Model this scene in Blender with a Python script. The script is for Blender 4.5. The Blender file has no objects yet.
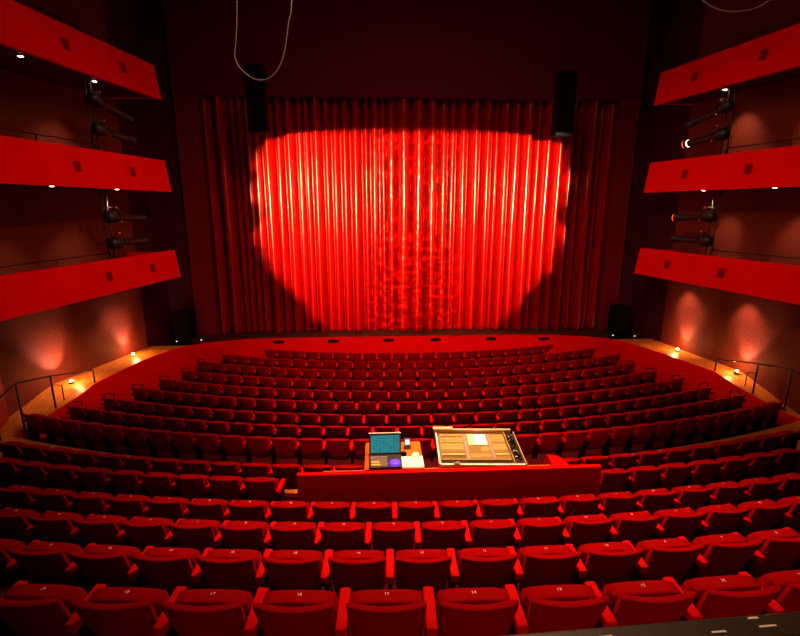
import bpy, bmesh, math, random
from mathutils import Vector, Matrix
random.seed(7)
S = bpy.context.scene; C = S.collection
PI = math.pi
# ------------------------------------------------------------------ camera
FPX = 467.0; PITCH = math.radians(13.413); YAW = math.radians(2.977); CX = -1.25; CZ = 6.0
cam_d = bpy.data.cameras.new('camera'); cam = bpy.data.objects.new('camera', cam_d); C.objects.link(cam)
cam.location = (CX, 0, CZ); cam.rotation_euler = (PI/2 - PITCH, 0, -YAW)
cam_d.sensor_width = 36.0; cam_d.lens = 36.0*FPX/800.0; cam_d.clip_start = .05; cam_d.clip_end = 200
S.camera = cam
def proj(X, Y, Z):
    x = X-CX; z = Z-CZ
    r = x*math.cos(YAW)-Y*math.sin(YAW); fw = x*math.sin(YAW)+Y*math.cos(YAW)
    d = fw*math.cos(PITCH)-z*math.sin(PITCH); u = z*math.cos(PITCH)+fw*math.sin(PITCH)
    return 400+FPX*r/d, 318-FPX*u/d, d
# ------------------------------------------------------------------ materials
def nt(name):
    m = bpy.data.materials.new(name); m.use_nodes = True
    return m, m.node_tree.nodes, m.node_tree.links, m.node_tree.nodes['Principled BSDF']
def plain(name, col, rough=.6, metal=0, spec=.5, emit=0, sheen=0, var=0, vscale=20, bump=0):
    m, n, l, b = nt(name)
    b.inputs['Base Color'].default_value = (*col, 1); b.inputs['Roughness'].default_value = rough
    b.inputs['Metallic'].default_value = metal; b.inputs['Specular IOR Level'].default_value = spec
    if sheen:
        b.inputs['Sheen Weight'].default_value = sheen; b.inputs['Sheen Roughness'].default_value = .4
        b.inputs['Sheen Tint'].default_value = (1, .02, .02, 1)
    if emit:
        b.inputs['Emission Color'].default_value = (*col, 1); b.inputs['Emission Strength'].default_value = emit
    if var or bump:
        tc = n.new('ShaderNodeTexCoord'); no = n.new('ShaderNodeTexNoise'); no.inputs['Scale'].default_value = vscale
        no.inputs['Detail'].default_value = 4; l.new(tc.outputs['Object'], no.inputs['Vector'])
        if var:
            r = n.new('ShaderNodeValToRGB')
            r.color_ramp.elements[0].position = .3; r.color_ramp.elements[1].position = .7
            r.color_ramp.elements[0].color = (*[c*(1-var) for c in col], 1); r.color_ramp.elements[1].color = (*[min(1, c*(1+var)) for c in col], 1)
            l.new(no.outputs['Fac'], r.inputs['Fac']); l.new(r.outputs['Color'], b.inputs['Base Color'])
        if bump:
            bp = n.new('ShaderNodeBump'); bp.inputs['Strength'].default_value = bump; bp.inputs['Distance'].default_value = .01
            l.new(no.outputs['Fac'], bp.inputs['Height']); l.new(bp.outputs['Normal'], b.inputs['Normal'])
    return m
def wood(name, c1, c2, scale=3, rough=.35, planks=True):
    m, n, l, b = nt(name)
    tc = n.new('ShaderNodeTexCoord'); mp = n.new('ShaderNodeMapping'); mp.inputs['Scale'].default_value = (scale, scale*.12, scale)
    no = n.new('ShaderNodeTexNoise'); no.inputs['Scale'].default_value = 6; no.inputs['Detail'].default_value = 6
    r = n.new('ShaderNodeValToRGB'); r.color_ramp.elements[0].position = .35; r.color_ramp.elements[1].position = .7
    r.color_ramp.elements[0].color = (*c1, 1); r.color_ramp.elements[1].color = (*c2, 1)
    l.new(tc.outputs['Object'], mp.inputs['Vector']); l.new(mp.outputs['Vector'], no.inputs['Vector']); l.new(no.outputs['Fac'], r.inputs['Fac'])
    out = r.outputs['Color']
    if planks:
        br = n.new('ShaderNodeTexBrick'); br.inputs['Scale'].default_value = 1.0; br.offset = .5
        br.inputs['Brick Width'].default_value = 1.6; br.inputs['Row Height'].default_value = .12; br.inputs['Mortar Size'].default_value = .004
        br.inputs['Color1'].default_value = (1, 1, 1, 1); br.inputs['Color2'].default_value = (.78, .74, .7, 1); br.inputs['Mortar'].default_value = (.35, .3, .25, 1)
        mp2 = n.new('ShaderNodeMapping'); mp2.inputs['Rotation'].default_value = (0, 0, PI/2)
        l.new(tc.outputs['Object'], mp2.inputs['Vector']); l.new(mp2.outputs['Vector'], br.inputs['Vector'])
        mx = n.new('ShaderNodeMix'); mx.data_type = 'RGBA'; mx.blend_type = 'MULTIPLY'; mx.inputs['Factor'].default_value = 1
        l.new(out, mx.inputs['A']); l.new(br.outputs['Color'], mx.inputs['B']); out = mx.outputs['Result']
    l.new(out, b.inputs['Base Color']); b.inputs['Roughness'].default_value = rough
    return m
M = {}
M['fabric'] = plain('seat_fabric', (.30, .0003, .0008), .85, spec=.04, sheen=0, var=.18, vscale=60, bump=.15)
M['arm'] = plain('armrest_fabric', (.60, .0005, .0005), .75, spec=.06, sheen=0)
M['pedestal'] = plain('seat_pedestal_black', (.02, .008, .008), .5)
M['digit'] = plain('pale_numeral', (.95, .75, .72), .5)
M['carpet'] = plain('stalls_carpet', (.05, .002, .003), .95, spec=.05, var=.35, vscale=40, bump=.3)
M['redpaint'] = plain('red_panel', (.80, .0008, .0006), .6, spec=.05, var=.06, vscale=3)
M['parapet'] = plain('parapet_red', (.74, .001, .001), .6, spec=.04, var=.05, vscale=2)
M['wallred'] = plain('wall_dark_red', (.12, .016, .008), .65, spec=.15, var=.3, vscale=22, bump=.5)
M['pier'] = plain('pier_red', (.25, .006, .005), .6, spec=.2)
M['dark'] = plain('proscenium_dark', (.045, .003, .008), .8, spec=.1, var=.3, vscale=2)
M['header'] = plain('header_velour', (.10, .004, .016), .85, spec=.05)
M['prosred'] = plain('proscenium_red', (.14, .003, .006), .8, spec=.1)
M['black'] = plain('matt_black', (.004, .003, .004), .85, spec=.08)
M['ceil'] = plain('ceiling_black', (.012, .005, .006), .9, spec=.05)
M['under'] = plain('balcony_soffit', (.05, .035, .02), .45, spec=.4)
M['grille'] = plain('speaker_grille', (.22, .002, .002), .7, spec=.1)
M['woodf'] = wood('ledge_wood', (.48, .12, .015), (.72, .22, .03), 3, .38)
M['stagew'] = wood('stage_boards', (.035, .010, .008), (.06, .018, .012), 3, .5)
M['deskw'] = wood('desk_wood', (.62, .11, .004), (.80, .18, .008), 6, .4, False)
M['metal'] = plain('dark_metal', (.02, .016, .016), .45, metal=.5)
M['lampbody'] = plain('lantern_body', (.012, .011, .010), .5, spec=.5)
M['chrome'] = plain('bright_metal', (.7, .66, .58), .28, metal=1)
M['lamp'] = plain('lamp_glow', (1, .72, .35), .4, emit=25)
M['lampfloor'] = plain('uplight_glow', (1, .60, .16), .4, emit=22)
M['whitedot'] = plain('white_glow', (.9, .85, 1), .4, emit=1.2)
M['lensglow'] = plain('lens_glow', (1, .9, .95), .4, emit=3)
M['lensred'] = plain('lens_rim_glow', (1, .12, .05), .4, emit=1.2)
M['paper'] = plain('white_paper', (.9, .88, .84), .7)
M['alu'] = plain('console_aluminium', (.42, .28, .10), .45, metal=.3)
M['conpanel'] = plain('console_panel', (.26, .15, .035), .5, spec=.4)
M['conbtn'] = plain('console_button', (.90, .62, .20), .5)
M['condark'] = plain('console_dark', (.03, .022, .016), .5)
M['concover'] = plain('console_beige', (.66, .40, .20), .6)
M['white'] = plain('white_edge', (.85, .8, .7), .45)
M['screenw'] = plain('screen_white_glow', (1, .98, .92), .4, emit=1.6)
M['screenfr'] = plain('screen_pale', (.75, .60, .42), .4)
M['grey'] = plain('grey_plastic', (.30, .24, .20), .5)
M['orangekey'] = plain('orange_keys_glow', (1, .42, .05), .5, emit=.6)
M['bluelamp'] = plain('blue_glow', (.10, .03, 1), .5, emit=1.6)
M['cable'] = plain('cable_grey', (.24, .19, .19), .45)
M['cap'] = wood('rail_cap_wood', (.015, .012, .007), (.030, .024, .014), 8, .4, False)
def teal():
    m, n, l, b = nt('teal_screen')
    tc = n.new('ShaderNodeTexCoord'); br = n.new('ShaderNodeTexBrick'); br.inputs['Scale'].default_value = 1
    br.inputs['Brick Width'].default_value = .055; br.inputs['Row Height'].default_value = .030; br.inputs['Mortar Size'].default_value = .003; br.offset = 0
    br.inputs['Color1'].default_value = (.0, .10, .13, 1); br.inputs['Color2'].default_value = (.005, .20, .22, 1); br.inputs['Mortar'].default_value = (.01, .32, .34, 1)
    l.new(tc.outputs['Object'], br.inputs['Vector']); mp = n.new('ShaderNodeMapping'); mp.inputs['Rotation'].default_value = (PI/2, 0, 0)
    l.new(tc.outputs['Object'], mp.inputs['Vector']); l.new(mp.outputs['Vector'], br.inputs['Vector'])
    l.new(br.outputs['Color'], b.inputs['Emission Color']); b.inputs['Emission Strength'].default_value = 1.0
    b.inputs['Base Color'].default_value = (.01, .03, .03, 1); b.inputs['Roughness'].default_value = .3
    return m
M['teal'] = teal()
def curtain_mat():
    m, n, l, b = nt('curtain_velour')
    tc = n.new('ShaderNodeTexCoord'); mp = n.new('ShaderNodeMapping'); mp.inputs['Scale'].default_value = (9, 9, 1.2)
    no = n.new('ShaderNodeTexNoise'); no.inputs['Scale'].default_value = 3; no.inputs['Detail'].default_value = 4
    l.new(tc.outputs['Object'], mp.inputs['Vector']); l.new(mp.outputs['Vector'], no.inputs['Vector'])
    r = n.new('ShaderNodeValToRGB'); r.color_ramp.elements[0].position = .35; r.color_ramp.elements[1].position = .65
    r.color_ramp.elements[0].color = (.22, .0001, .0001, 1); r.color_ramp.elements[1].color = (.36, .0002, .0001, 1)
    l.new(no.outputs['Fac'], r.inputs['Fac']); l.new(r.outputs['Color'], b.inputs['Base Color'])
    b.inputs['Roughness'].default_value = .23; b.inputs['Specular IOR Level'].default_value = .55; b.inputs['Specular Tint'].default_value = (1, .78, .45, 1)
    bp = n.new('ShaderNodeBump'); bp.inputs['Strength'].default_value = .12; bp.inputs['Distance'].default_value = .02
    l.new(no.outputs['Fac'], bp.inputs['Height']); l.new(bp.outputs['Normal'], b.inputs['Normal'])
    return m
M['curtain'] = curtain_mat()
# ------------------------------------------------------------------ mesh helpers
class MB:
    def __init__(s): s.v = []; s.f = []; s.sm = []
    def add(s, vs, fs, smooth=False, T=None):
        o = len(s.v)
        s.v += [tuple(T @ Vector(p)) if T is not None else tuple(p) for p in vs]
        s.f += [tuple(i+o for i in f) for f in fs]; s.sm += [smooth]*len(fs)
        return s
    def box(s, x0, x1, y0, y1, z0, z1, bev=0, T=None):
        bm = bmesh.new(); bmesh.ops.create_cube(bm, size=1)
        for v in bm.verts: v.co = Vector(((x0+x1)/2+v.co.x*(x1-x0), (y0+y1)/2+v.co.y*(y1-y0), (z0+z1)/2+v.co.z*(z1-z0)))
        if bev: bmesh.ops.bevel(bm, geom=list(bm.edges), offset=bev, segments=2, affect='EDGES', profile=.5)
        bm.verts.index_update(); s.add([v.co[:] for v in bm.verts], [[v.index for v in f.verts] for f in bm.faces], False, T); bm.free(); return s
    def loft(s, secs, cap=True, closed=True, smooth=True, T=None):
        n = len(secs[0]); vs = [p for q in secs for p in q]; fs = []
        for i in range(len(secs)-1):
            for j in range(n if closed else n-1):
                k = (j+1) % n; fs.append((i*n+j, i*n+k, (i+1)*n+k, (i+1)*n+j))
        if cap: fs.append(tuple(range(n-1, -1, -1))); fs.append(tuple((len(secs)-1)*n+j for j in range(n)))
        return s.add(vs, fs, smooth, T)
    def tube(s, pts, r, n=8, T=None, cap=True):
        pts = [Vector(p) for p in pts]; secs = []
        rr = r if isinstance(r, (list, tuple)) else [r]*len(pts)
        up = None
        for i, p in enumerate(pts):
            t = (pts[min(i+1, len(pts)-1)]-pts[max(i-1, 0)]).normalized()
            if up is None: up = t.orthogonal().normalized()
            a = (up - t*up.dot(t)).normalized(); b = t.cross(a); up = a
            secs.append([tuple(p+(a*math.cos(2*PI*k/n)+b*math.sin(2*PI*k/n))*rr[i]) for k in range(n)])
        return s.loft(secs, cap=cap, T=T)
    def cyl(s, p0, p1, r0, r1=None, n=16, T=None):
        return s.tube([p0, p1], [r0, r0 if r1 is None else r1], n, T)
    def mesh(s, name, mat):
        me = bpy.data.meshes.new(name); me.from_pydata(s.v, [], s.f); me.materials.append(mat)
        for p, q in zip(me.polygons, s.sm): p.use_smooth = q
        bm = bmesh.new(); bm.from_mesh(me); bmesh.ops.recalc_face_normals(bm, faces=bm.faces); bm.to_mesh(me); bm.free()
        return me
    def build(s, name, mat, parent=None, **kw):
        o = bpy.data.objects.new(name, s.mesh(name, mat)); C.objects.link(o); o.parent = parent
        for k, v in kw.items(): o[k] = v
        return o
def empty(name, loc, rz=0, **kw):
    o = bpy.data.objects.new(name, None); C.objects.link(o); o.location = loc; o.rotation_euler = (0, 0, rz); o.empty_display_size = .1
    for k, v in kw.items(): o[k] = v
    return o
def struct(name, mb, mat): return mb.build(name, mat, kind='structure')
def rrect(a0, a1, b0, b1, r, n=3):
    out = []
    for cx, cy, s0 in ((a1-r, b1-r, 0), (a0+r, b1-r, 90), (a0+r, b0+r, 180), (a1-r, b0+r, 270)):
        for k in range(n+1):
            t = math.radians(s0+90*k/n); out.append((cx+r*math.cos(t), cy+r*math.sin(t)))
    return out
# ------------------------------------------------------------------ seat rows
RC = 35.9; P = .55; SH = .90
#        name  Y      topZ   phase halfwidth
ROWS = [('A', 2.364, 3.600, .24, None), ('B', 3.338, 3.100, -.03, None), ('C', 4.312, 2.655, -.27, None), ('D', 5.286, 2.235, .08, None),
        ('E', 6.260, 1.965, .0, None), ('F', 7.234, 1.621, .2, None),
        ('G', 8.823, 1.290, -.09, 9.32), ('H', 9.703, 1.145, -.24, 8.93), ('I', 10.583, 1.030, .09, 8.56), ('J', 11.463, .985, -.14, 8.22),
        ('K', 12.343, .940, .17, 7.90), ('L', 13.223, .915, -.05, 7.52), ('M', 14.10, .915, .05, 7.31), ('N', 14.98, .920, .05, 6.78), ('O', 15.86, .930, -.19, 5.54)]
PR = dict(A=.58, B=.565, C=.552, D=.56, E=.56, F=.56, G=.575, H=.567, I=.562, J=.558, K=.55, L=.548, M=.54, N=.535, O=.53)
DESK_E = (-2.50, 2.25); DESK_F = (-1.75, 1.85)
def arc(R, x): return RC - math.sqrt(R*R-x*x)
# seat part meshes (local: x across, +y towards the stage, z up, origin on the floor under the top of the backrest)
def backrest_mesh():
    mb = MB(); secs = []
    for i in range(11):
        u = -1+2*i/10; e = .0 if abs(u) < .99 else .010
        w = .238; bul = .045*(1-u*u)
        pr = []
        for (y, z) in rrect(e, .058-e, .34+e, SH-e, .012 if e else .016, 3):
            t = (z-.34)/(SH-.34)
            pr.append((u*w*(.87+.13*t), y-bul+.19*(1-t), z))
        secs.append(pr)
    mb.loft(secs); return mb.mesh('backrest', M['fabric'])
def cushion_mesh():
    mb = MB(); secs = []
    for i in range(7):
        u = -1+2*i/6; e = .0 if abs(u) < .99 else .008
        pr = []
        for (y, z) in rrect(.0+e, .13-e, .36+e, .80-e, .030-e*.6, 4):
            t = (z-.36)/.44
            pr.append((u*.222, y+.12+.15*(1-t), z+.008*(1-u*u)))
        secs.append(pr)
    mb.loft(secs); return mb.mesh('seat_cushion', M['fabric'])
def arm_mesh():
    mb = MB(); secs = []
    for i, (y, sc) in enumerate(((.03, .8), (.036, 1), (.12, 1), (.22, 1), (.33, 1), (.345, .95), (.352, .7))):
        t = (y-.02)/.4
        secs.append([(x*sc, y, .665+.03*t+z*sc) for x, z in rrect(-.036, .036, -.035, .035, .012, 3)])
    mb.loft(secs); return mb.mesh('armrest', M['arm'])
def pedestal_mesh():
    mb = MB(); mb.box(-.018, .018, .12, .33, .03, .64, .006); mb.box(-.03, .03, .08, .40, 0.001, .035, .008)
    return mb.mesh('pedestal', M['pedestal'])
me_back, me_cush, me_arm, me_ped = backrest_mesh(), cushion_mesh(), arm_mesh(), pedestal_mesh()
dig_cache = {}
def digit_mesh(txt):
    if txt not in dig_cache:
        cu = bpy.data.curves.new('n', 'FONT'); cu.body = txt; cu.size = .034; cu.extrude = .0012; cu.align_x = 'CENTER'; cu.align_y = 'CENTER'
        o = bpy.data.objects.new('n', cu); C.objects.link(o); bpy.context.view_layer.update()
        me = bpy.data.meshes.new_from_object(o.evaluated_get(bpy.context.evaluated_depsgraph_get())); me.name = 'seat_number'
        me.materials.clear(); me.materials.append(M['digit'])
        bpy.data.objects.remove(o); dig_cache[txt] = me
    return dig_cache[txt]
seats = []
for ri, (rn, y, zt, ph, xe) in enumerate(ROWS):
    R = RC-y; P_ = PR[rn]
    ks = range(-40, 41)
    row = []
    for k in ks:
        th = (ph+P_/2+k*P_)/R
        x = R*math.sin(th); yy = RC-R*math.cos(th)
        u, v, d = proj(x, yy, zt)
        if xe is not None:
            if abs(x)+P_*.42 > xe+(.34 if x < 0 and rn != 'O' else .12): continue
        else:
            if d < .5 or u < -.55*P*FPX/d or u > 800+.55*P*FPX/d: continue
        if rn == 'E' and DESK_E[0]-P/2+.02 < x < DESK_E[1]+P/2-.02: continue
        if rn == 'F' and DESK_F[0] < x < DESK_F[1]: continue
        row.append(dict(r=rn, x=x, y=yy, z=zt-SH, th=th, d=d, u=u))
    for i, s in enumerate(row): s['i'] = i; s['n'] = len(row); s['row'] = row
    seats += row
seats_sorted = sorted(seats, key=lambda s: s['d'])
for q, s in enumerate(seats_sorted): s['single'] = q < 300
ORD = ['', 'first', 'second', 'third', 'fourth', 'fifth', 'sixth', 'seventh', 'eighth', 'ninth', 'tenth', 'eleventh', 'twelfth', 'thirteenth', 'fourteenth', 'fifteenth', 'sixteenth', 'seventeenth', 'eighteenth', 'nineteenth', 'twentieth']
ROWTXT = dict(A='the row nearest the camera', B='the second row from the camera', C='the third row from the camera', D='the fourth row from the camera, before the desk wall',
              E='the fifth row', F='the sixth row, just before the cross aisle', G='the row just beyond the cross aisle', H='the second row beyond the cross aisle', I='the third row beyond the cross aisle',
              J='the fourth row beyond the cross aisle', K='the fifth row beyond the cross aisle', L='the sixth row beyond the cross aisle', M='the seventh row beyond the cross aisle', N='', O='')
def seat_label(s):
    r = s['r']; row = s['row']
    if r in 'EF':
        side = 'left' if s['x'] < 0 else 'right'
        grp = [q for q in row if (q['x'] < 0) == (s['x'] < 0)]; i = grp.index(s)
        k = len(grp)-i if side == 'left' else i+1
        rt = 'the fifth row' if r == 'E' else 'the sixth row'
        return f'red theatre seat in {rt} from camera, {ORD[k]} to the {side} of the desk'
    i = s['i']+1; j = s['n']-s['i']
    edge = 'edge' if r in 'ABCD' else 'end'
    if i <= j: t = f'{ORD[i]} from left {edge}'
    else: t = f'{ORD[j]} from right {edge}'
    rt = {'D': 'the fourth row from the camera'}.get(r, ROWTXT[r])
    return f'red theatre seat in {rt}, {t}'
GRP = dict(A='seats in the nearest row', B='seats in the second row', C='seats in the third row', D='seats in the fourth row', E='seats in the fifth row', F='seats in the sixth row',
           G='seats just beyond the cross aisle', H='seats in the second row beyond the aisle', I='seats in the third row beyond the aisle', J='seats in the fourth row beyond the aisle',
           K='seats in the fifth row beyond the aisle', L='seats in the sixth row beyond the aisle', M='seats in the seventh row beyond the aisle', N='seats', O='seats')
def mkseat():
    t = empty('theatre_seat', (0, 0, 0)); ch = []
    for nm, me, loc in (('backrest', me_back, (0, 0, 0)), ('seat_cushion', me_cush, (0, 0, 0)), ('armrest', me_arm, (-P/2, 0, 0)), ('pedestal', me_ped, (-P/2, 0, 0))):
        o = bpy.data.objects.new(nm, me); C.objects.link(o); o.parent = t; o.location = loc; ch.append(o)
    return t, ch
proto, pch = mkseat(); first = True
stuffmb = {'fabric': [], 'arm': []}
for s in seats:
    if not s['single']: continue
    if first: t, ch = proto, pch; first = False
    else:
        t = proto.copy(); C.objects.link(t); ch = []
        for c in pch:
            q = c.copy(); C.objects.link(q); q.parent = t; ch.append(q)
    t.scale = (PR[s['r']]/P, 1, 1); t.location = (s['x'], s['y'], s['z']); t.rotation_euler = (0, 0, s['th'])
    t['label'] = seat_label(s); t['category'] = 'theatre seat'; t['group'] = GRP[s['r']]
    # closing armrest at the right hand end of a run
    row = s['row']; i = s['i']
    if i == s['n']-1 or row[i+1]['x']-s['x'] > P*1.3:
        for src in (ch[2], ch[3]):
            q = src.copy(); C.objects.link(q); q.parent = t; q.location = (P/2, 0, 0)
    if s['r'] in 'ABCD':
        num = {'A': 14, 'B': 12, 'C': 17, 'D': 19}[s['r']] - round(s['x']/P+1)
        num = max(1, num)
        q = bpy.data.objects.new('seat_number', digit_mesh(str(num))); C.objects.link(q); q.parent = ch[1]
        q.location = (0, .195, .8095); q['label'] = 'small pale seat numeral'
far = [s for s in seats if not s['single']]
def far_rows():
    me = bpy.data.meshes.new('distant_seat_rows'); V = []; F = []; MI = []; SMO = []
    src = [(me_back, 0, 0), (me_cush, 0, 0), (me_arm, -P/2, 1), (me_ped, -P/2, 2)]
    for s in far:
        ca, sa = math.cos(s['th']), math.sin(s['th'])
        for m_, dx, mi in src:
            o = len(V)
            for v in m_.vertices:
                x, y, z = (v.co.x+dx)*PR[s['r']]/P, v.co.y, v.co.z
                V.append((s['x']+x*ca-y*sa, s['y']+x*sa+y*ca, s['z']+z))
            for p in m_.polygons: F.append(tuple(i+o for i in p.vertices)); MI.append(mi)
    me.from_pydata(V, [], F)
    for m_ in ('fabric', 'arm', 'pedestal'): me.materials.append(M[m_])
    for p, mi in zip(me.polygons, MI): p.material_index = mi; p.use_smooth = True
    o = bpy.data.objects.new('distant_seat_rows', me); C.objects.link(o)
    o['kind'] = 'stuff'; o['label'] = 'dim red seats of the farthest rows beneath the curved stage wall'; o['category'] = 'theatre seats'
if far: far_rows()
# ------------------------------------------------------------------ stepped floor
STZ = 1.30      # stage level and side walkway level
INL = [(-9.95, 6), (-9.95, 9.9), (-9.84, 10.6), (-9.40, 11.45), (-8.98, 12.3), (-8.62, 14.2), (-8.2, 15.3), (-7.46, 16.1), (-5.87, 16.62), (-4.0, 16.72)]
INR = [(9.8, 6), (9.75, 9.6), (9.6, 10.4), (9.1, 11.3), (8.72, 12.1), (8.5, 12.9), (8.22, 13.8), (7.85, 14.95), (7.2, 16.0), (5.6, 16.55), (4.0, 16.72)]
def cat(pts, n=8):
    out = []
    for i in range(len(pts)-1):
        p0 = Vector(pts[max(i-1, 0)]); p1 = Vector(pts[i]); p2 = Vector(pts[i+1]); p3 = Vector(pts[min(i+2, len(pts)-1)])
        for k in range(n):
            t = k/n; out.append(.5*((2*p1)+(p2-p0)*t+(2*p0-5*p1+4*p2-p3)*t*t+(3*p1-p0-3*p2+p3)*t**3))
    out.append(Vector(pts[-1])); return out
fl = MB()
HW = 14.0
def arc_strip(mb, y0, z0, y1, z1, hw=HW, n=40):
    vs = []; R0 = RC-y0; R1 = RC-y1
    for k in range(n+1):
        x = -hw+2*hw*k/n
        vs.append((x, arc(R0, x), z0)); vs.append((x, arc(R1, x), z1))
    mb.add(vs, [(2*k, 2*k+2, 2*k+3, 2*k+1) for k in range(n)], False)
levels = [(r[1], r[2]-SH) for r in ROWS]
wa = MB()
for i, (y, z) in enumerate(levels):
    # riser stands just behind each backrest and climbs to the row behind
    yr = y-.14
    if i:
        arc_strip(fl, yr, levels[i-1][1], yr, z)
    else:
        arc_strip(fl, -3.0, z, yr, z)
    yn = levels[i+1][0]-.14 if i < len(levels)-1 else 18.5
    if ROWS[i][0] == 'F':
        arc_strip(fl, yr, z, y+.55, z); arc_strip(wa, y+.55, z, yn, z)
    else: arc_strip(fl, yr, z, yn, z)
struct('floor', fl, M['carpet'])
struct('floor.001', wa, M['woodf'])
# ------------------------------------------------------------------ stage, side walkways, well wall
WLL = lambda y: -9.10-(15.8-y)*.285     # left wall plane
WRR = lambda y: 8.85+(15.5-y)*.18      # right wall plane
inl = cat(INL); inr = cat(INR)
path = inl+list(reversed(inr))
AIS = levels[5][1]+.002
def ledge_z(y):
    return STZ+(AIS-STZ)*min(1, max(0, (12.4-y)/1.7))
ia = next(i for i, p in enumerate(inl) if p.y > 14.1); ib = next(i for i, p in enumerate(inr) if p.y > 14.1)
for nm, seg in (('wall_stage_left', inl[:ia+1]), ('wall_stage_front', inl[ia:]+list(reversed(inr[ib:]))), ('wall_stage_right', inr[:ib+1])):
    ww = MB(); vs = []
    for p in seg: vs += [(p.x, p.y, -.2), (p.x, p.y, ledge_z(p.y))]
    ww.add(vs, [(2*i, 2*i+2, 2*i+3, 2*i+1) for i in range(len(seg)-1)], True)
    struct(nm, ww, M['redpaint'])
def walkway(pts, wall, name):
    mb = MB(); P_ = [p for p in pts if p.y < 16.0]; vs = []
    n = 40; ys = [6+(15.95-6)*k/n for k in range(n+1)]
    def xin(y):
        for a, b in zip(pts[:-1], pts[1:]):
            if a.y <= y <= b.y: return a.x+(b.x-a.x)*(y-a.y)/max(1e-6, b.y-a.y)
        return pts[-1].x
    ys = sorted(set([round(v, 3) for v in ys]+[11.18, 11.181, 11.52, 11.521, 11.86, 11.861, 12.2, 12.201]))
    for y in ys:
        z = ledge_z(y); vs += [(xin(y), y, z), (wall(y), y, z)]
    mb.add(vs, [(2*i, 2*i+1, 2*i+3, 2*i+2) for i in range(len(ys)-1)], False)
    struct(name, mb, M['woodf'])
walkway(inl, WLL, 'floor.002'); walkway(inr, WRR, 'floor.003')
st = MB(); vs = []                  # stage boards from the lip back under the curtain
sp = [p for p in path if p.y >= 15.95]
for p in sp: vs += [(p.x, p.y, STZ), (p.x*1.25, 19.0, STZ)]
st.add(vs, [(2*i, 2*i+2, 2*i+3, 2*i+1) for i in range(len(sp)-1)], False)
struct('floor.004', st, M['stagew'])
ed = MB(); ed.tube([(p.x, p.y+.0, ledge_z(p.y)-.005) for p in path if p.y > 12.3], .018, 6)
struct('trim_1', ed, M['redpaint'])
# vents in the stage front
vproto = None
for k, u in enumerate((-4.85, -2.85, -.80, .95, 3.05, 5.05)):
    y = None
    for a, b in zip(path[:-1], path[1:]):
        if a.x <= u <= b.x: y = a.y+(b.y-a.y)*(u-a.x)/(b.x-a.x)
    if y is None: continue
    if True:
        mb = MB(); mb.box(-.19, .19, -.035, .02, -.045, .045, .01); mb.box(-.17, .17, -.04, -.034, -.006, .006)
        o = mb.build('air_vent', M['black']); o.location = (u, y-.0, STZ-.13)
        o['label'] = f'dark slot vent in the red stage front, {ORD[k+1]} from left'; o['category'] = 'vent'; o['group'] = 'vents in the stage front'
# ------------------------------------------------------------------ walls, ceiling, proscenium
def wallquad(x0, y0, x1, y1, z0, z1, th, mat, name, kind='structure'):
    d = Vector((x1-x0, y1-y0, 0)).normalized(); nrm = Vector((-d.y, d.x, 0))*th
    vs = []
    for (x, y) in ((x0, y0), (x1, y1)):
        for z in (z0, z1):
            vs += [(x, y, z), (x+nrm.x, y+nrm.y, z)]
    mb = MB(); mb.add(vs, [(0, 2, 6, 4), (1, 5, 7, 3), (0, 4, 5, 1), (2, 3, 7, 6), (0, 1, 3, 2), (4, 6, 7, 5)])
    return struct(name, mb, mat)
CEIL = 13.6
wallquad(WLL(-3), -3, WLL(15.8), 15.8, -.3, CEIL, .25, M['wallred'], 'wall_left')
wallquad(WRR(15.5), 15.5, WRR(-3), -3, -.3, CEIL, .25, M['wallred'], 'wall_right')
wallquad(-14.6, -3, 13, -3, -.3, CEIL, -.2, M['dark'], 'wall_back')
# dark tower walls between the side walls and the proscenium
wallquad(-9.10, 15.8, -8.9, 17.4, -.3, CEIL, .2, M['dark'], 'wall_left_recess')
wallquad(8.70, 17.4, 8.85, 15.5, -.3, CEIL, .2, M['dark'], 'wall_right_recess')
pr = MB(); pr.box(-12, -7.95, 17.4, 17.6, -.3, CEIL); struct('wall_proscenium_left', pr, M['dark'])
pr = MB(); pr.box(8.1, 12, 17.4, 17.6, -.3, CEIL); struct('wall_proscenium_right', pr, M['dark'])
pr = MB(); pr.box(-7.95, -7.18, 17.25, 17.6, STZ, 9.75); struct('trim_2', pr, M['prosred'])
pr = MB(); pr.box(7.40, 8.1, 17.25, 17.6, STZ, 9.75); struct('trim_3', pr, M['prosred'])
pr = MB(); pr.box(-7.95, 8.1, 17.2, 17.5, 9.64, CEIL); struct('wall_proscenium_header', pr, M['header'])
pr = MB(); pr.box(-7.6, 7.8, 18.6, 18.7, STZ, 9.9); struct('wall_behind_curtain', pr, M['black'])
c = MB(); c.box(-16, 15, -3.2, 19, CEIL, CEIL+.2); struct('ceiling', c, M['ceil'])
# red wall piers
for k, (wf, y, s) in enumerate(((WLL, 10.95, 1), (WRR, 10.35, -1))):
    mb = MB(); x = wf(y); mb.box(x-.12, x+.12, y-.22, y+.22, AIS-.3, CEIL, .01); struct(f'trim_{4+k}', mb, M['pier'])
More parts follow.
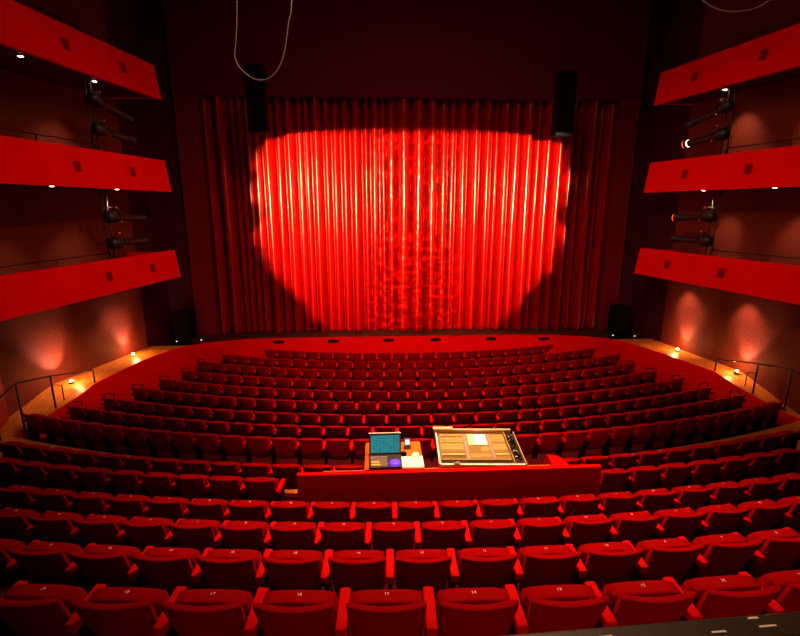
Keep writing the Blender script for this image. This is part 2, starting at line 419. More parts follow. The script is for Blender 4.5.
# low wall with a dark cap just behind the nearest row
GY0 = lambda x: 2.015+.036*x
lw = MB(); lw.loft([[(x, GY0(x)+a, b) for a, b in ((-.01, 2.705), (-.01, 3.735), (-.14, 3.735), (-.14, 2.705))] for x in (-3.2, 3.6)], smooth=False); struct('wall_rear_guard', lw, M['redpaint'])
lw = MB(); lw.loft([[(x, GY0(x)+a-.07, 3.76+b) for a, b in rrect(-.075, .075, -.024, .024, .012, 2)] for x in (-3.2, 3.6)], smooth=False); struct('trim_6', lw, M['cap'])
lw = MB()  # short white strips, painted stand-ins for glints along the cap
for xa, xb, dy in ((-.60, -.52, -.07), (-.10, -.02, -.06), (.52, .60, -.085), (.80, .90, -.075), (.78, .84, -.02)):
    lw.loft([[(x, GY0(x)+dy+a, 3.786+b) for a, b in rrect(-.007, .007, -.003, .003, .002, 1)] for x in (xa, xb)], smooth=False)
struct('trim_7', lw, M['white'])  # painted glints on the cap, not a separate trim
# ------------------------------------------------------------------ stage curtain
def curtain():
    X0, X1, Z0, Z1, Y = -7.3, 7.6, STZ+.03, 9.68, 17.75
    nx, nz = 1500, 26
    xs = []; ph = 0; x = X0; cols = []
    # irregular pleats
    edges = [X0]
    while edges[-1] < X1: edges.append(edges[-1]+random.choice((.24, .34, .42, .5))*random.uniform(.85, 1.15))
    amp = [random.uniform(.55, .85)*(b-a) for a, b in zip(edges[:-1], edges[1:])]+[.1]; tw = [random.uniform(-.05, .05) for _ in edges]; wd = [random.uniform(.8, 1.6) for _ in edges]
    V = []; F = []
    for j in range(nz+1):
        t = j/nz; z = Z0+(Z1-Z0)*t
        spread = 1.0+.25*(1-t)**3
        e = 0
        for i in range(nx+1):
            x = X0+(X1-X0)*i/nx
            while e < len(edges)-2 and x > edges[e+1]: e += 1
            s = (x-edges[e])/(edges[e+1]-edges[e])
            bulge = math.sin(PI*s)**wd[e] if 0 < s < 1 else 0
            y = Y+.13*(math.exp(-(s/.07)**2)+math.exp(-((1-s)/.07)**2))-amp[e]*spread*bulge-.03*math.sin(x*2.1+t*2)-.02*math.sin(x*9+t*5+tw[e]*30)*bulge
            V.append((x+tw[e]*(1-t)*math.sin(PI*s), y, z))
    for j in range(nz):
        for i in range(nx): a = j*(nx+1)+i; F.append((a, a+1, a+nx+2, a+nx+1))
    mb = MB(); mb.add(V, F, True)
    o = mb.build('stage_curtain', M['curtain']); o['label'] = 'tall pleated red velour curtain closing the stage, lit by a heart-shaped beam'; o['category'] = 'curtain'
curtain()
# ------------------------------------------------------------------ balconies
BZ = [(9.13, 10.08), (6.45, 7.39), (3.77, 4.635)]
BN = ['top', 'middle', 'lowest']
def bal_x(y, s): return s*(7.63+.183*(15.565-y))
def balcony(lv, s):
    z0, z1 = BZ[lv]; side = 'left' if s < 0 else 'right'
    ye = 15.565; y0 = -2.5
    b = empty('balcony', (bal_x(ye, s), ye, z0))
    b['label'] = f'{BN[lv]} {side} side balcony with a plain bright red parapet'; b['category'] = 'balcony'; b['group'] = 'side balconies'
    o = Vector(b.location)
    wf = WLL if s < 0 else WRR
    def L(x, y, z): return (x-o.x, y-o.y, z-o.z)
    mb = MB(); th = .12
    vs = []
    for y in (y0, ye):
        x = bal_x(y, s)
        vs += [L(x, y, z0), L(x+s*.117, y, z1), L(x+s*(.117+th), y, z1), L(x+s*th, y, z0)]
    mb.add(vs, [(0, 1, 5, 4), (1, 2, 6, 5), (2, 3, 7, 6), (3, 0, 4, 7), (0, 3, 2, 1), (4, 5, 6, 7)])
    # end return across to the wall
    mb.build('parapet', M['parapet'], b)
    e = MB(); x = bal_x(ye, s); xw = wf(15.4)-s*.03
    if abs(xw-x) > .2:
        a0, a1 = sorted((x+s*.13-o.x, xw-o.x)); e.box(a0, a1, -.2, -.08, .0, z1-z0-.05, .005); e.build('end_panel', M['parapet'], b)
    sl = MB(); vs = []
    for y in (y0, ye-.21):
        x = bal_x(y, s)
        vs += [L(x+s*.125, y, z0+.02), L(wf(y)-s*.02, y, z0+.02), L(wf(y)-s*.02, y, z0+.22), L(x+s*.125, y, z0+.22)]
    sl.add(vs, [(0, 1, 5, 4), (1, 2, 6, 5), (2, 3, 7, 6), (3, 0, 4, 7), (0, 3, 2, 1), (4, 5, 6, 7)])
    sl.build('floor_slab', M['under'], b)
    # grilles
    gy = {(0, -1): (12.3, 14.15), (1, -1): (12.1, 14.0), (2, -1): (12.6, 14.35), (0, 1): (12.2, 14.2), (1, 1): (12.1, 14.1), (2, 1): (12.4, 14.3)}[(lv, s)]
    for y in gy:
        x = bal_x(y, s); g = MB(); zc = (z0+z1)/2+.02
        dy = .15
        for k in range(6):
            h0 = zc-.125+.042*k-z0; fx = s*.117*h0/(z1-z0)
            g.box(x+fx-s*.006-o.x-.006, x+fx-s*.006-o.x+.006, y-dy-o.y, y+dy-o.y, h0, h0+.034)
        g.build('speaker_grille', M['grille'], b)
    # safety rail behind the parapet
    r = MB(); r.tube([L(bal_x(y, s)+s*.26, y, z1+.16) for y in (3, 13.0)], .014, 6); r.build('rail', M['metal'], b)
    for y in (3.5, 6.0, 8.5, 11.3, 13.0):
        p = MB(); xx = bal_x(y, s)+s*.26; p.tube([L(xx, y, z0+.22), L(xx, y, z1+.16)], .016, 6); p.build('post', M['metal'], b)
for lv in range(3):
    for s in (-1, 1): balcony(lv, s)
# ------------------------------------------------------------------ lamps
def spot(loc, tgt, e, col=(1, .8, .6), ang=60, blend=.5, size=.05):
    d = bpy.data.lights.new('spot', 'SPOT'); d.energy = e; d.color = col; d.spot_size = math.radians(ang); d.spot_blend = blend; d.shadow_soft_size = size
    o = bpy.data.objects.new('spot', d); C.objects.link(o); o.location = loc
    o.rotation_euler = (Vector(tgt)-Vector(loc)).to_track_quat('-Z', 'Y').to_euler(); return o
def downlight(x, y, z, lab, e, s, lv_):
    t = empty('downlight', (x, y, z)); t['label'] = lab; t['category'] = 'ceiling light'; t['group'] = 'downlights under the balconies'
    r = MB(); n = 20
    r.loft([[(.075*math.cos(2*PI*k/n), .075*math.sin(2*PI*k/n), .0) for k in range(n)], [(.08*math.cos(2*PI*k/n), .08*math.sin(2*PI*k/n), -.015) for k in range(n)],
            [(.06*math.cos(2*PI*k/n), .06*math.sin(2*PI*k/n), -.018) for k in range(n)], [(.058*math.cos(2*PI*k/n), .058*math.sin(2*PI*k/n), -.004) for k in range(n)]], cap=False)
    r.build('trim_ring', M['chrome'], t)
    g = MB(); g.loft([[(.055*f*math.cos(2*PI*k/n), .055*f*math.sin(2*PI*k/n), zz) for k in range(n)] for f, zz in ((1, -.006), (.9, -.016), (.5, -.026))]); g.build('lamp', M['lamp'], t)
    wf = WLL if s < 0 else WRR
    spot((x, y, z-.05), (x+s*1.0, y, z-1.9), e, (1, .60, .36), 60, 1.0, .04)
    if lv_ == 2: spot((x, y, z-.05), (x+s*.3, y, z-3), 110, (1, .6, .3), 52, .8, .04)
for lv, e in ((0, 190), (1, 170), (2, 260)):
    for s in (-1, 1):
        for q, y in enumerate((11.45, 13.5) if lv < 2 else (12.45, 14.5)):
            side = 'left' if s < 0 else 'right'
            off = .42 if lv == 0 else .22 if lv == 1 else .55
            x = bal_x(y, s)+s*off
            downlight(x, y, BZ[lv][0]+.02, f'small bright downlight under the {BN[lv]} {side} balcony, {"farther from" if q == 0 else "nearer"} the stage', e, s, lv)
# uplights on the side walkways
for s, x, y in ((-1, -9.60, 12.48), (-1, -9.12, 14.84), (1, 8.80, 14.45), (1, 9.17, 12.30)):
    side = 'left' if s < 0 else 'right'
    t = empty('floor_uplight', (x, y, STZ)); t['category'] = 'floor light'; t['group'] = 'floor uplights on the side walkways'
    t['label'] = f'small glowing floor lamp on the {side} wooden walkway, {"nearer" if y > 13.5 else "farther from"} the stage'
    mb = MB(); mb.cyl((0, 0, 0.001), (0, 0, .05), .07, .06, 16); mb.build('housing', M['metal'], t)
    mb = MB(); mb.cyl((0, 0, .05), (0, 0, .09), .05, .035, 16); mb.build('lamp', M['lampfloor'], t)
    wf = WLL if s < 0 else WRR
    spot((x, y, STZ+.16), (wf(y)-s*.0, y, STZ+.95), 240, (1, .58, .34), 72, .9, .03)
    d = bpy.data.lights.new('lamp_spill', 'POINT'); d.energy = 28; d.color = (1, .5, .16); d.shadow_soft_size = .03
    o = bpy.data.objects.new('lamp_spill', d); C.objects.link(o); o.location = (x-s*.1, y, STZ+.25)
# ------------------------------------------------------------------ lighting ladders and lanterns
def ladder(s, lv):
    z0 = BZ[lv][0]+.24; z1 = BZ[lv-1][0]+.0
    y = 13.25; x = bal_x(y, s)+s*.42; side = 'left' if s < 0 else 'right'
    t = empty('lighting_ladder', (x, y, z0)); t['category'] = 'lighting frame'; t['group'] = 'lighting ladders at the balcony ends'
    t['label'] = f'dark pipe ladder for stage lanterns on the {BN[lv]} {side} balcony'
    for dy in (-.12, .12):
        m = MB(); m.tube([(0, dy, 0), (0, dy, z1-z0)], .02, 8); m.build('upright', M['metal'], t)
    for k in range(1, 5):
        m = MB(); m.tube([(0, -.12, (z1-z0)*k/5), (0, .12, (z1-z0)*k/5)], .014, 6); m.build('rung', M['metal'], t)
    return x, y, z0, z1
def lantern(x, y, z, s, tilt, lab, lit=None, ln=1.0):
    # pointing roughly to the stage (+y), with a slight turn inwards
    t = empty('stage_lantern', (x, y, z), s*.32); t['category'] = 'stage light'; t['group'] = 'stage lanterns on the ladders'; t['label'] = lab
    T = Matrix.Rotation(-tilt, 4, 'X')
    m = MB(); m.tube([(0, -.34, 0), (0, -.30, 0), (0, -.08, 0), (0, .02, 0)], [.08, .14, .15, .12], 16, T); 
    for k in range(4): m.tube([(0, -.28+.055*k, 0), (0, -.262+.055*k, 0)], .16, 16, T)
    m.build('lamp_housing', M['lampbody'], t)
    m = MB(); m.tube([(0, .02, 0), (0, .04, 0), (0, .16, 0), (0, .17, 0), (0, ln*.72, 0), (0, ln*.74, 0), (0, ln*.80, 0)], [.12, .105, .105, .095, .095, .115, .118], 16, T)
    m.build('barrel', M['lampbody'], t)
    m = MB(); m.tube([(0, ln*.80+.0, 0), (0, ln*.815, 0)], [.10, .07], 16, T); m.build('lens', M['lensglow'] if lit == 2 else M['grey'], t)
    if lit == 2:  # barrel-tip rings made emissive, in place of glow from the lens facing away
        m = MB(); m.tube([(0, ln*.70, 0), (0, ln*.735, 0)], .103, 16, T); m.build('glow_ring', M['lensglow'], t)
    if lit:
        m = MB(); m.tube([(0, ln*.80, 0), (0, ln*.83, 0)], .108, 16, T); m.build('glow_rim', M['lensred'], t)
    m = MB(); m.tube([(-.17, 0, 0), (-.175, 0, .17), (-.06, 0, .23), (.06, 0, .23), (.175, 0, .17), (.17, 0, 0)], .012, 6); m.build('yoke', M['metal'], t)
    m = MB(); m.box(-.03, .03, -.03, .03, .22, .29, .008); m.box(min(0, s*.2), max(0, s*.2), -.02, .02, .245, .275, .005); m.build('clamp', M['chrome'], t)
    m = MB(); m.box(-.09, .09, .05, .09, -.12, -.085, .005, T); m.build('shutter', M['chrome'], t)
    m = MB(); m.tube([(0, -.34, 0), (.02, -.42, -.05), (.0, -.45, -.22), (s*.1, -.35, -.32)], .009, 5); m.build('cable_tail', M['black'], t)
for lv in (1, 2):
    for s in (-1, 1):
        x, y, z0, z1 = ladder(s, lv); H = z1-z0; side = 'left' if s < 0 else 'right'
        for q, fr in enumerate((.78, .50) if lv == 1 else (.70, .42)):
            lab = f'black stage lantern, {"upper" if q == 0 else "lower"} of two above the {BN[lv]} {side} balcony'
            lantern(x-s*.22, y+.1, z0+H*fr, s, (.28 if q == 0 else .12) if lv == 1 else (.05 if q == 0 else 0), lab, 2 if (s > 0 and q == 1 and lv == 1) else (1 if (s > 0 and lv == 2 and q == 0) else 0), 1.15)
# ------------------------------------------------------------------ hanging loudspeakers
for (x0, x1, zb, lab) in ((-5.06, -4.50, 8.20, 'dark hanging speaker column in front of the curtain, left side'), (4.42, 4.98, 8.16, 'dark hanging speaker column in front of the curtain, right side')):
    t = empty('hanging_speaker', ((x0+x1)/2, 15.5, zb)); t['label'] = lab; t['category'] = 'speaker'; t['group'] = 'hanging speaker columns'
    w = (x1-x0)/2
    for k in range(7):
        m = MB(); T = Matrix.Translation((0, .03*k*(k-6)/12, .27*k)); m.box(-w, w, -.22, .22, .01, .26, .02, T); m.box(-w+.03, w-.03, -.235, -.218, .03, .24, 0, T); m.build('cabinet', M['black'], t)
    m = MB(); m.tube([(-w*.6, 0, 1.88), (-w*.6, 0, 5.4)], .012, 6); m.tube([(w*.6, 0, 1.88), (w*.6, 0, 5.4)], .012, 6); m.build('suspension', M['metal'], t)
# stacked black loudspeakers on the stage corners
for s, x in ((-1, -8.25), (1, 8.0)):
    side = 'left' if s < 0 else 'right'
    t = empty('floor_speaker', (x, 16.9, STZ), s*.25); t['label'] = f'black loudspeaker cabinet in the dark corner at the {side} of the stage'; t['category'] = 'speaker'
    m = MB(); m.box(-.28, .28, -.25, .25, .002, 1.05, .02); m.build('cabinet', M['black'], t)
    m = MB(); m.box(-.24, .24, -.262, -.249, .08, 1.0, .004); m.build('grille', M['black'], t)
for u, (x, y, lab) in enumerate(((-8.35, 16.35, 'small white marker light, left of the stage, farther from the curtain'), (-7.55, 16.5, 'small white marker light at the left foot of the curtain'),
                     (7.55, 16.35, 'small white marker light at the right foot of the curtain'), (8.3, 16.2, 'small white marker light, right of the stage, farther from the curtain'))):
    m = MB(); m.cyl((0, 0, .001), (0, 0, .03), .04, .03, 12); t = m.build('marker_light', M['metal']); t.location = (x, y, STZ)
    m = MB(); m.cyl((0, 0, .03), (0, 0, .055), .028, .016, 12); m.build('lamp', M['whitedot'], t)
    t['label'] = lab; t['category'] = 'marker light'; t['group'] = 'white marker lights beside the stage'
# ------------------------------------------------------------------ cables
m = MB(); m.tube(cat([(-2.95, 8, 13.3), (-3.15, 8, 10.5), (-3.30, 8, 8.7), (-3.36, 8, 8.2), (-3.15, 8, 7.95), (-2.88, 8, 7.93), (-2.66, 8, 8.18), (-2.53, 8, 8.7), (-2.45, 8, 9.4), (-2.42, 8, 13.3)], 8), .009, 6)
o = m.build('hanging_cable', M['cable']); o['label'] = 'thin pale cable hanging in a loop from the dark ceiling, top left'; o['category'] = 'cable'
m = MB(); m.tube(cat([(3.5, 8.6, 13.3), (3.95, 8.6, 10.2), (4.12, 8.6, 9.55), (4.5, 8.6, 9.27), (4.95, 8.6, 9.22), (5.4, 8.6, 9.36), (5.8, 8.6, 9.9), (6.1, 8.6, 13.3)], 8), .012, 6)
o = m.build('hanging_cable', M['cable']); o['label'] = 'grey cable sagging beneath the ceiling at the top right'; o['category'] = 'cable'
# ------------------------------------------------------------------ sound position
EF = levels[4][1]
dk = empty('desk_enclosure', (-.12, 6.35, EF)); dk['label'] = 'long red panelled wall enclosing the back of the sound desk'; dk['category'] = 'desk wall'
m = MB(); m.box(-2.35, 2.32, -.05, .03, -.02, 2.085-EF, .012); m.build('front_panel', M['redpaint'], dk)
m = MB(); m.box(-2.35, 2.32, -.055, .035, 2.085-EF, 2.10-EF, .006); m.build('top_rail', M['arm'], dk)
m = MB(); m.box(-1.98, 1.74, .036, .17, 2.01-EF, 2.032-EF, .005); m.build('shelf', M['deskw'], dk)
for s in (1,):
    m = MB(); xx = 1.74
    m.add([(xx-.16, .04, 1.9-EF), (xx+.16, .04, 1.9-EF), (xx+.16, .42, 1.9-EF), (xx-.16, .42, 1.9-EF), (xx-.16, .04, 2.09-EF), (xx+.16, .04, 2.05-EF), (xx+.05*s, .36, 2.07-EF), (xx-.10*s-.05, .36, 2.10-EF)],
          [(0, 1, 2, 3), (4, 5, 6, 7), (0, 1, 5, 4), (1, 2, 6, 5), (2, 3, 7, 6), (3, 0, 4, 7)]); m.build('side_cheek', M['arm'], dk)
pl = MB(); pl.box(-2.4, 2.15, 6.39, 8.3, EF-.5, EF+.02); struct('floor.005', pl, M['carpet'])
PZ = EF+.02
TZ = 2.10
t = empty('wooden_table', (-1.04, 6.92, PZ)); t['label'] = 'small orange wooden table behind the red wall, under laptop and paper'; t['category'] = 'table'
m = MB(); m.box(-.42, .50, -.51, .33, TZ-.03-PZ, TZ-PZ, .006); m.build('tabletop', M['deskw'], t)
for dx in (-.38, .46):
    for dy in (-.22, .27):
        m = MB(); m.box(dx-.02, dx+.02, dy-.02, dy+.02, 0.001, TZ-.031-PZ, .003); m.build('leg', M['metal'], t)
# laptop
lp = empty('laptop', (-1.13, 6.46, TZ+.002)); lp['label'] = 'open black laptop with a teal screen left of the white paper'; lp['category'] = 'laptop'
m = MB(); m.box(-.26, .25, -.05, .32, 0, .03, .006); kb = m.build('base', M['condark'], lp)
m = MB()
for r in range(7):
    for k in range(12): m.box(-.235+.022*k, -.217+.022*k, -.02+.042*r, .010+.042*r, .03, .036)
m.build('keys', M['grey'], kb)
m = MB(); m.box(-.22, -.08, -.005, .03, .036, .042); m.box(-.22, -.10, .075, .11, .036, .042); m.build('lit_keys', M['orangekey'], kb)
m = MB(); m.tube([(.14, .05, .03), (.14, .05, .05), (.14, .05, .066), (.14, .05, .072)], [.085, .085, .06, .02], 20); m.build('blue_pad', M['bluelamp'], kb, label='glowing blue pad')
T = Matrix.Translation((0, .325, .03)) @ Matrix.Rotation(-.22, 4, 'X')
m = MB(); m.box(-.26, .25, -.008, .012, 0, .345, .006, T); ld = m.build('lid', M['condark'], lp)
m = MB(); m.box(-.235, .225, -.0125, -.0085, .03, .31, 0, T); m.build('screen', M['teal'], ld, label='teal screen with blue panes')
m = MB(); m.box(-.262, .252, -.012, .014, .334, .352, .004, T); m.build('top_edge', M['white'], ld, label='white top edge')
# phone
ph_ = empty('telephone', (-.76, 6.98, TZ+.002), .1); ph_['label'] = 'small dark handset with a pale blue display standing on the wooden table'; ph_['category'] = 'phone'
T = Matrix.Rotation(-.5, 4, 'X')
m = MB(); m.box(-.055, .055, -.012, .014, .0, .18, .008, Matrix.Translation((0, 0, .006)) @ T); m.build('body', M['condark'], ph_)
m = MB(); m.box(-.040, .040, -.016, -.0125, .065, .155, 0, Matrix.Translation((0, 0, .006)) @ T); m.build('display', plain('display_pale_blue', (.35, .55, .7), .4, emit=.7), ph_)
# mouse-like white thing and dark puck
m = MB(); m.loft([[(.06*f*math.cos(2*PI*k/14), .085*f*math.sin(2*PI*k/14), z) for k in range(14)] for f, z in ((.9, 0.002), (1, .012), (.85, .03), (.5, .042), (.1, .046))])
o = m.build('computer_mouse', M['white']); o.location = (-.65, 6.78, TZ); o.rotation_euler = (0, 0, -.6); o['label'] = 'pale rounded mouse lying just above the white paper'; o['category'] = 'mouse'
m = MB(); m.tube([(0, 0, .002), (0, 0, .02), (0, 0, .045), (0, 0, .06)], [.05, .055, .05, .03], 16)
o = m.build('black_cup', M['black']); o.location = (-.84, 6.80, TZ); o['label'] = 'small round black pot on the wooden table beside the laptop'; o['category'] = 'pot'
m = MB(); m.box(-.20, .18, -.14, .19, 0, .006, .001)
for k in range(3): m.box(-.195+.006*k, .175-.004*k, -.135+.004*k, .185-.003*k, .006+.003*k, .009+.003*k, 0, Matrix.Rotation(.012*k, 4, 'Z'))
o = m.build('paper_stack', M['paper']); o.location = (-.72, 6.56, TZ+.001); o['label'] = 'bright white sheets of paper lying beside the laptop'; o['category'] = 'paper'
# mixing console
MXW = 1.42; MXD = 1.02
mt = empty('trestle_table', (.48, 6.92, PZ)); mt['label'] = 'dark trestle table carrying the mixing console'; mt['category'] = 'table'
m = MB(); m.box(-.60, .50, -.38, .45, TZ-.09-PZ, TZ-.06-PZ, .005); m.build('tabletop', M['condark'], mt)
for dx in (-.56, .46):
    for dy in (-.34, .41):
        m = MB(); m.box(dx-.02, dx+.02, dy-.02, dy+.02, 0.001, TZ-.091-PZ, .003); m.build('leg', M['metal'], mt)
mx = empty('mixing_console', (.40, 6.42, TZ-.058), -.055); mx.scale = (.96, .92, 1); mx['label'] = 'large sound mixing console in an open case with a bright white screen'; mx['category'] = 'mixing console'
T = Matrix.Rotation(math.radians(3.5), 4, 'X')
m = MB(); m.box(-.74, .66, 0, MXD, 0, .045, .01, T); m.build('case_tray', M['alu'], mx)
m = MB(); m.box(-.74, -.71, 0, MXD, .045, .10, .006, T); m.box(-.71, .66, -.005, .03, .045, .085, .006, T); m.build('case_edge', M['white'], mx)
m = MB(); m.box(-.76, .62, MXD-.03, MXD+.02, .045, .15, .008, T); m.box(-.78, -.42, MXD-.05, MXD+.04, .15, .175, .006, T); m.build('rear_rail', M['concover'], mx)
m = MB(); m.box(-.69, .47, .035, .12, .045, .065, .01, T); m.build('armrest_strip', M['condark'], mx)
m = MB(); m.box(-.69, .47, .13, MXD-.05, .045, .085, .006, T); pn = m.build('control_panel', M['conpanel'], mx)
def bank(x0, x1, y0, y1, nx, ny, w, h, mat, name, hz=.012):
    m = MB()
    for i in range(nx):
        for j in range(ny):
            xx = x0+(x1-x0)*(i+.5)/nx; yy = y0+(y1-y0)*(j+.5)/ny
            m.box(xx-w/2, xx+w/2, yy-h/2, yy+h/2, .085, .085+hz, 0, T)
    return m.build(name, mat, pn, kind='stuff')
bank(-.67, -.28, .17, .37, 16, 1, .012, .17, M['condark'], 'fader_slots', .002)
bank(-.67, -.28, .17, .37, 16, 1, .017, .045, M['conbtn'], 'fader_caps', .02)
bank(-.67, -.28, .42, .60, 16, 4, .014, .024, M['conbtn'], 'buttons')
bank(-.67, -.28, .66, .80, 16, 3, .014, .024, M['conbtn'], 'buttons')
bank(-.67, -.28, .84, .93, 16, 2, .016, .016, M['conbtn'], 'knobs', .02)
bank(.22, .45, .17, .37, 9, 1, .017, .045, M['conbtn'], 'fader_caps', .02)
bank(.22, .45, .42, .60, 9, 4, .014, .024, M['conbtn'], 'buttons')
bank(.22, .45, .68, .90, 9, 4, .014, .024, M['conbtn'], 'buttons')
bank(-.20, .15, .18, .30, 10, 3, .018, .018, M['conbtn'], 'buttons')
bank(.0, .15, .36, .50, 6, 4, .014, .02, M['conbtn'], 'buttons')
m = MB(); m.box(-.26, -.21, .13, .93, .085, .09, 0, T); m.box(.17, .21, .13, .93, .085, .09, 0, T); m.build('divider', M['grey'], pn)
m = MB(); m.box(-.19, .15, .56, .93, .085, .10, .004, T); sc = m.build('display_bezel', M['screenfr'], pn)
m = MB(); m.box(-.06, .12, .62, .90, .10, .104, 0, T); m.build('screen', M['screenw'], sc, label='glowing white screen')
m = MB(); m.box(.48, .66, .03, MXD-.04, .045, .055, 0, T); m.build('cable_tray', M['condark'], mx)
m = MB()
random.seed(3)
for k in range(9):
    y = .10+.09*k
    m.tube(cat([tuple(T @ Vector(p)) for p in ((.50, y, .07), (.55+random.uniform(-.03, .03), y+.05, .12), (.60, y+random.uniform(-.04, .08), .09), (.64, y+.1, .07))], 5), .010, 6)
m.build('cables', M['black'], mx)
for k in range(5):
    m = MB(); y = .2+.16*k; m.box(.52+.02*(k % 2), .58+.02*(k % 2), y, y+.05, .06, .10, .008, T); m.build('connector', M['grey'] if k % 2 else M['chrome'], mx)
m = MB(); m.box(.48, .50, .03, MXD, .045, .11, .004, T); m.box(.655, .68, .0, MXD, .0, .10, .004, T); m.build('side_edge', M['alu'], mx)
m = MB(); m.cyl(tuple(T @ Vector((-.44, .02, .085))), tuple(T @ Vector((-.44, .02, .12))), .02); m.box(-.50, -.40, -.01, .03, .085, .11, .006, T); m.build('clip', M['grey'], mx)
# ------------------------------------------------------------------ handrails
def hoop(x, y, z, s, k):
    m = MB(); h = .78
    m.tube(cat([(-.13, 0, 0), (-.13, 0, h-.06), (-.10, 0, h), (.10, 0, h), (.13, 0, h-.06), (.13, 0, 0)], 5), .016, 6)
    o = m.build('hoop_rail', M['metal']); o.location = (x, y, z); return o
INM = {}
for i, r in enumerate(ROWS):
    if r[0] not in 'HIJKLM': continue
    for s in (-1, 1):
        row = [q for q in seats if q['r'] == r[0]]
        xe = max(abs(q['x']) for q in row if q['x']*s > 0)+P/2
        y = arc(RC-r[1], xe)+.47
        x = s*(xe+.0); z = levels[i][1]
        # keep inside the well
        o = hoop(x, y, z, s, i); side = 'left' if s < 0 else 'right'
        n = 'HIJKLM'.index(r[0])+2
        o['label'] = f'short black hoop handrail at the {side} end of the {ORD[n]} row beyond the cross aisle'; o['category'] = 'handrail'; o['group'] = 'hoop handrails at the row ends'
def xin(pts, y):
    for a, b in zip(pts[:-1], pts[1:]):
        if a.y <= y <= b.y: return a.x+(b.x-a.x)*(y-a.y)/max(1e-6, b.y-a.y)
for s, pts in ((-1, inl), (1, inr)):
    side = 'left' if s < 0 else 'right'
    t = empty('guard_rail', (xin(pts, 11.4), 11.4, AIS)); o = Vector(t.location)
    t['label'] = f'thin black guard rail along the steps of the {side} wooden walkway'; t['category'] = 'railing'
    top = []
    for y, zt in ((10.36, 1.62), (10.85, 1.93), (11.5, 1.86), (12.5, 1.66)):
        x = xin(pts, y)+s*.07; z = ledge_z(y)
        top.append((x-o.x, y-o.y, zt-o.z))
        m = MB(); m.tube([(x-o.x, y-o.y, z-o.z), (x-o.x, y-o.y, zt-o.z)], .022, 8); m.build('post', M['metal'], t)
    m = MB(); m.tube(top, .02, 8); m.build('handrail', M['metal'], t)
for s, pts in ((-1, inl), (1, inr)):
    q = hoop(xin(pts, 11.8)+s*.35, 11.8, ledge_z(11.8), s, 0); q.scale = (1, 1, .52)
    q['label'] = f'black hoop handrail standing on the {"left" if s < 0 else "right"} wooden walkway'; q['category'] = 'handrail'
# ------------------------------------------------------------------ light
def area(loc, tgt, e, col, size):
    d = bpy.data.lights.new('area', 'AREA'); d.energy = e; d.color = col; d.size = size; d.shape = 'DISK'
    o = bpy.data.objects.new('area', d); C.objects.link(o); o.location = loc
    o.rotation_euler = (Vector(tgt)-Vector(loc)).to_track_quat('-Z', 'Y').to_euler(); return o
WARM = (1, .50, .28)
spot((.2, 6.6, 12.8), (.1, 6.0, 2.5), 7800, WARM, 58, 1.0, .25)          # pool over the rear stalls
spot((.2, 7.6, 12.6), (.1, 6.9, 2.0), 3300, (1, .80, .42), 16, .8, .1)     # desk special
spot((0, 6.8, 13.0), (0, 12.6, 1.0), 9500, WARM, 58, .9, .3)             # house light to the front stalls
spot((-3, 4.5, 12.8), (8.2, 14.4, 3.4), 2500, WARM, 44, 1.0, .3)
spot((3, 4.5, 12.8), (-8.2, 14.4, 3.4), 2500, WARM, 44, 1.0, .3)
area((0, 8.0, 13.3), (0, 8.6, 0), 400, WARM, 5)
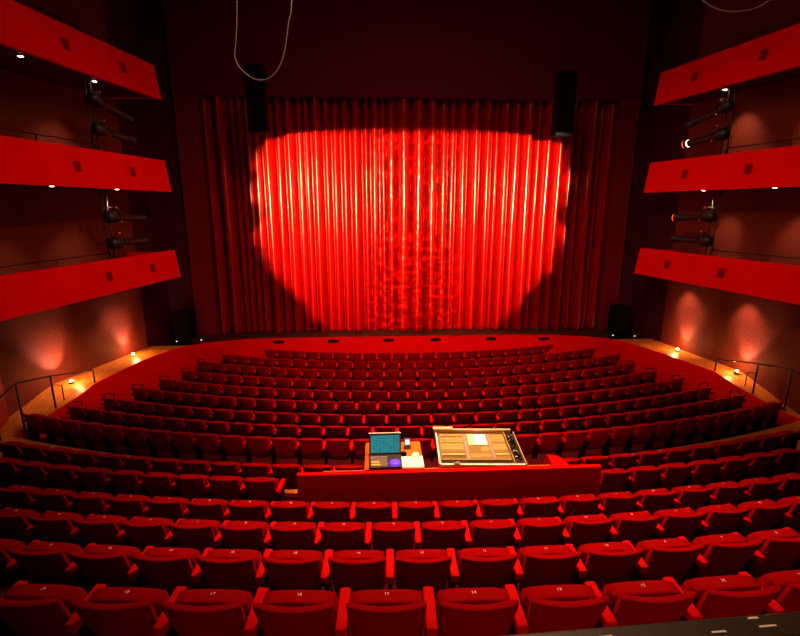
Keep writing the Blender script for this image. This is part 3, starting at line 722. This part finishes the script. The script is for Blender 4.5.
# heart-shaped projector beam on the curtain
GX, GY = 1, 1
def heart(L, side, energy):
    L = Vector(L); YC = 17.6
    d = bpy.data.lights.new('heart_projector', 'SPOT'); d.energy = energy; d.spot_size = math.radians(95); d.spot_blend = .05; d.shadow_soft_size = .03
    o = bpy.data.objects.new('heart_projector', d); C.objects.link(o); o.location = L
    o.rotation_euler = (PI/2, 0, 0)                      # aims horizontally along +y; local x = world x, local y = world z
    d.use_nodes = True; n = d.node_tree.nodes; l = d.node_tree.links
    em = n['Emission']; em.inputs['Color'].default_value = (1, .82, .52, 1)
    tc = n.new('ShaderNodeTexCoord'); sp = n.new('ShaderNodeSeparateXYZ'); l.new(tc.outputs['Normal'], sp.inputs[0])
    def math_(op, a, b=None, c=None):
        q = n.new('ShaderNodeMath'); q.operation = op
        for i, v in enumerate((a, b, c)):
            if v is None: continue
            if isinstance(v, (int, float)): q.inputs[i].default_value = v
            else: l.new(v, q.inputs[i])
        return q.outputs[0]
    az = math_('ABSOLUTE', sp.outputs['Z'])
    D = YC-L.y
    x = math_('MULTIPLY', math_('DIVIDE', sp.outputs['X'], az), D*GX); x = math_('ADD', x, L.x-.12)
    z = math_('MULTIPLY', math_('DIVIDE', sp.outputs['Y'], az), D*GY); z = math_('ADD', z, L.z-CZ)
    fc = n.new('ShaderNodeFloatCurve'); cm = fc.mapping; cv = cm.curves[0]
    pts = [(-5.2, 3.1), (-4.6, 3.5), (-3.4, 4.5), (-1.6, 5.65), (-.9, 5.75), (-.3, 5.5), (.3, 5.75), (1.3, 5.7), (1.9, 5.5), (2.3, 5.05), (2.5, 4.2), (2.65, 2.5)]
    X = [((a+5.2)/8.0, b/6.5) for a, b in pts]
    cv.points[0].location = (0, X[0][1]); cv.points[1].location = (1, 0)
    for a, b in X[1:]: cv.points.new(a, b)
    cm.update()
    zz = math_('DIVIDE', math_('ADD', z, 5.2), 8.0)
    l.new(zz, fc.inputs['Value']); w = math_('MULTIPLY', fc.outputs['Value'], 6.5)
    no = n.new('ShaderNodeTexNoise'); no.inputs['Scale'].default_value = 1.6; no.inputs['Detail'].default_value = 2
    cb = n.new('ShaderNodeCombineXYZ'); l.new(x, cb.inputs[0]); l.new(z, cb.inputs[1]); l.new(cb.outputs[0], no.inputs['Vector'])
    w = math_('ADD', w, math_('MULTIPLY', math_('SUBTRACT', no.outputs['Fac'], .5), .8))
    df = math_('SUBTRACT', w, math_('ABSOLUTE', x))
    mr = n.new('ShaderNodeMapRange'); mr.interpolation_type = 'SMOOTHSTEP'; mr.inputs['From Min'].default_value = -.15; mr.inputs['From Max'].default_value = .45
    l.new(df, mr.inputs['Value'])
    # leafy break-up through the middle of the beam
    n2 = n.new('ShaderNodeTexNoise'); n2.inputs['Scale'].default_value = 5.5; n2.inputs['Detail'].default_value = 1; l.new(cb.outputs[0], n2.inputs['Vector'])
    m2 = n.new('ShaderNodeMapRange'); m2.interpolation_type = 'SMOOTHSTEP'; m2.inputs['From Min'].default_value = .54; m2.inputs['From Max'].default_value = .64
    m2.inputs['To Min'].default_value = .55; m2.inputs['To Max'].default_value = 3.0; l.new(n2.outputs['Fac'], m2.inputs['Value'])
    mid = n.new('ShaderNodeMapRange'); mid.interpolation_type = 'SMOOTHSTEP'; mid.inputs['From Min'].default_value = 1.0; mid.inputs['From Max'].default_value = 2.2
    l.new(math_('ABSOLUTE', x), mid.inputs['Value'])
    mm = n.new('ShaderNodeMix'); mm.data_type = 'FLOAT'; l.new(mid.outputs['Result'], mm.inputs['Factor']); l.new(m2.outputs['Result'], mm.inputs['A']); mm.inputs['B'].default_value = 1
    # each projector fills its own lobe, overlapping in the middle
    sd = n.new('ShaderNodeMapRange'); sd.interpolation_type = 'SMOOTHSTEP'; sd.inputs['From Min'].default_value = -1.6; sd.inputs['From Max'].default_value = 1.6; l.new(math_('MULTIPLY', x, side), sd.inputs['Value'])
    # softer towards the bottom
    lo = n.new('ShaderNodeMapRange'); lo.inputs['From Min'].default_value = -4.8; lo.inputs['From Max'].default_value = -1; lo.inputs['To Min'].default_value = .3; lo.inputs['To Max'].default_value = 1; l.new(z, lo.inputs['Value'])
    tp = n.new('ShaderNodeMapRange'); tp.interpolation_type = 'SMOOTHSTEP'; tp.inputs['From Min'].default_value = 2.35; tp.inputs['From Max'].default_value = 2.75; tp.inputs['To Min'].default_value = 1; tp.inputs['To Max'].default_value = 0; l.new(z, tp.inputs['Value'])
    bt = n.new('ShaderNodeMapRange'); bt.inputs['From Min'].default_value = -4.75; bt.inputs['From Max'].default_value = -4.6; l.new(z, bt.inputs['Value'])
    lo_ = math_('MULTIPLY', math_('MULTIPLY', tp.outputs['Result'], bt.outputs['Result']), math_('MULTIPLY', lo.outputs['Result'], sd.outputs['Result']))
    l.new(math_('MULTIPLY', math_('MULTIPLY', mr.outputs['Result'], mm.outputs['Result']), lo_), em.inputs['Strength'])
heart((-4.4, .5, 7.0), -1, 85000); heart((4.6, .5, 7.0), 1, 85000)
# low wash on the whole curtain
spot((0, 9.5, 12.6), (0, 17.7, 3.0), 170, (1, .6, .5), 95, 1.0, .2)
w = bpy.data.worlds.new('world'); S.world = w; w.use_nodes = True
w.node_tree.nodes['Background'].inputs['Color'].default_value = (.02, .002, .004, 1); w.node_tree.nodes['Background'].inputs['Strength'].default_value = .3
S.view_settings.view_transform = 'Standard'; S.view_settings.look = 'None'; S.view_settings.gamma = 1; S.view_settings.exposure = 0
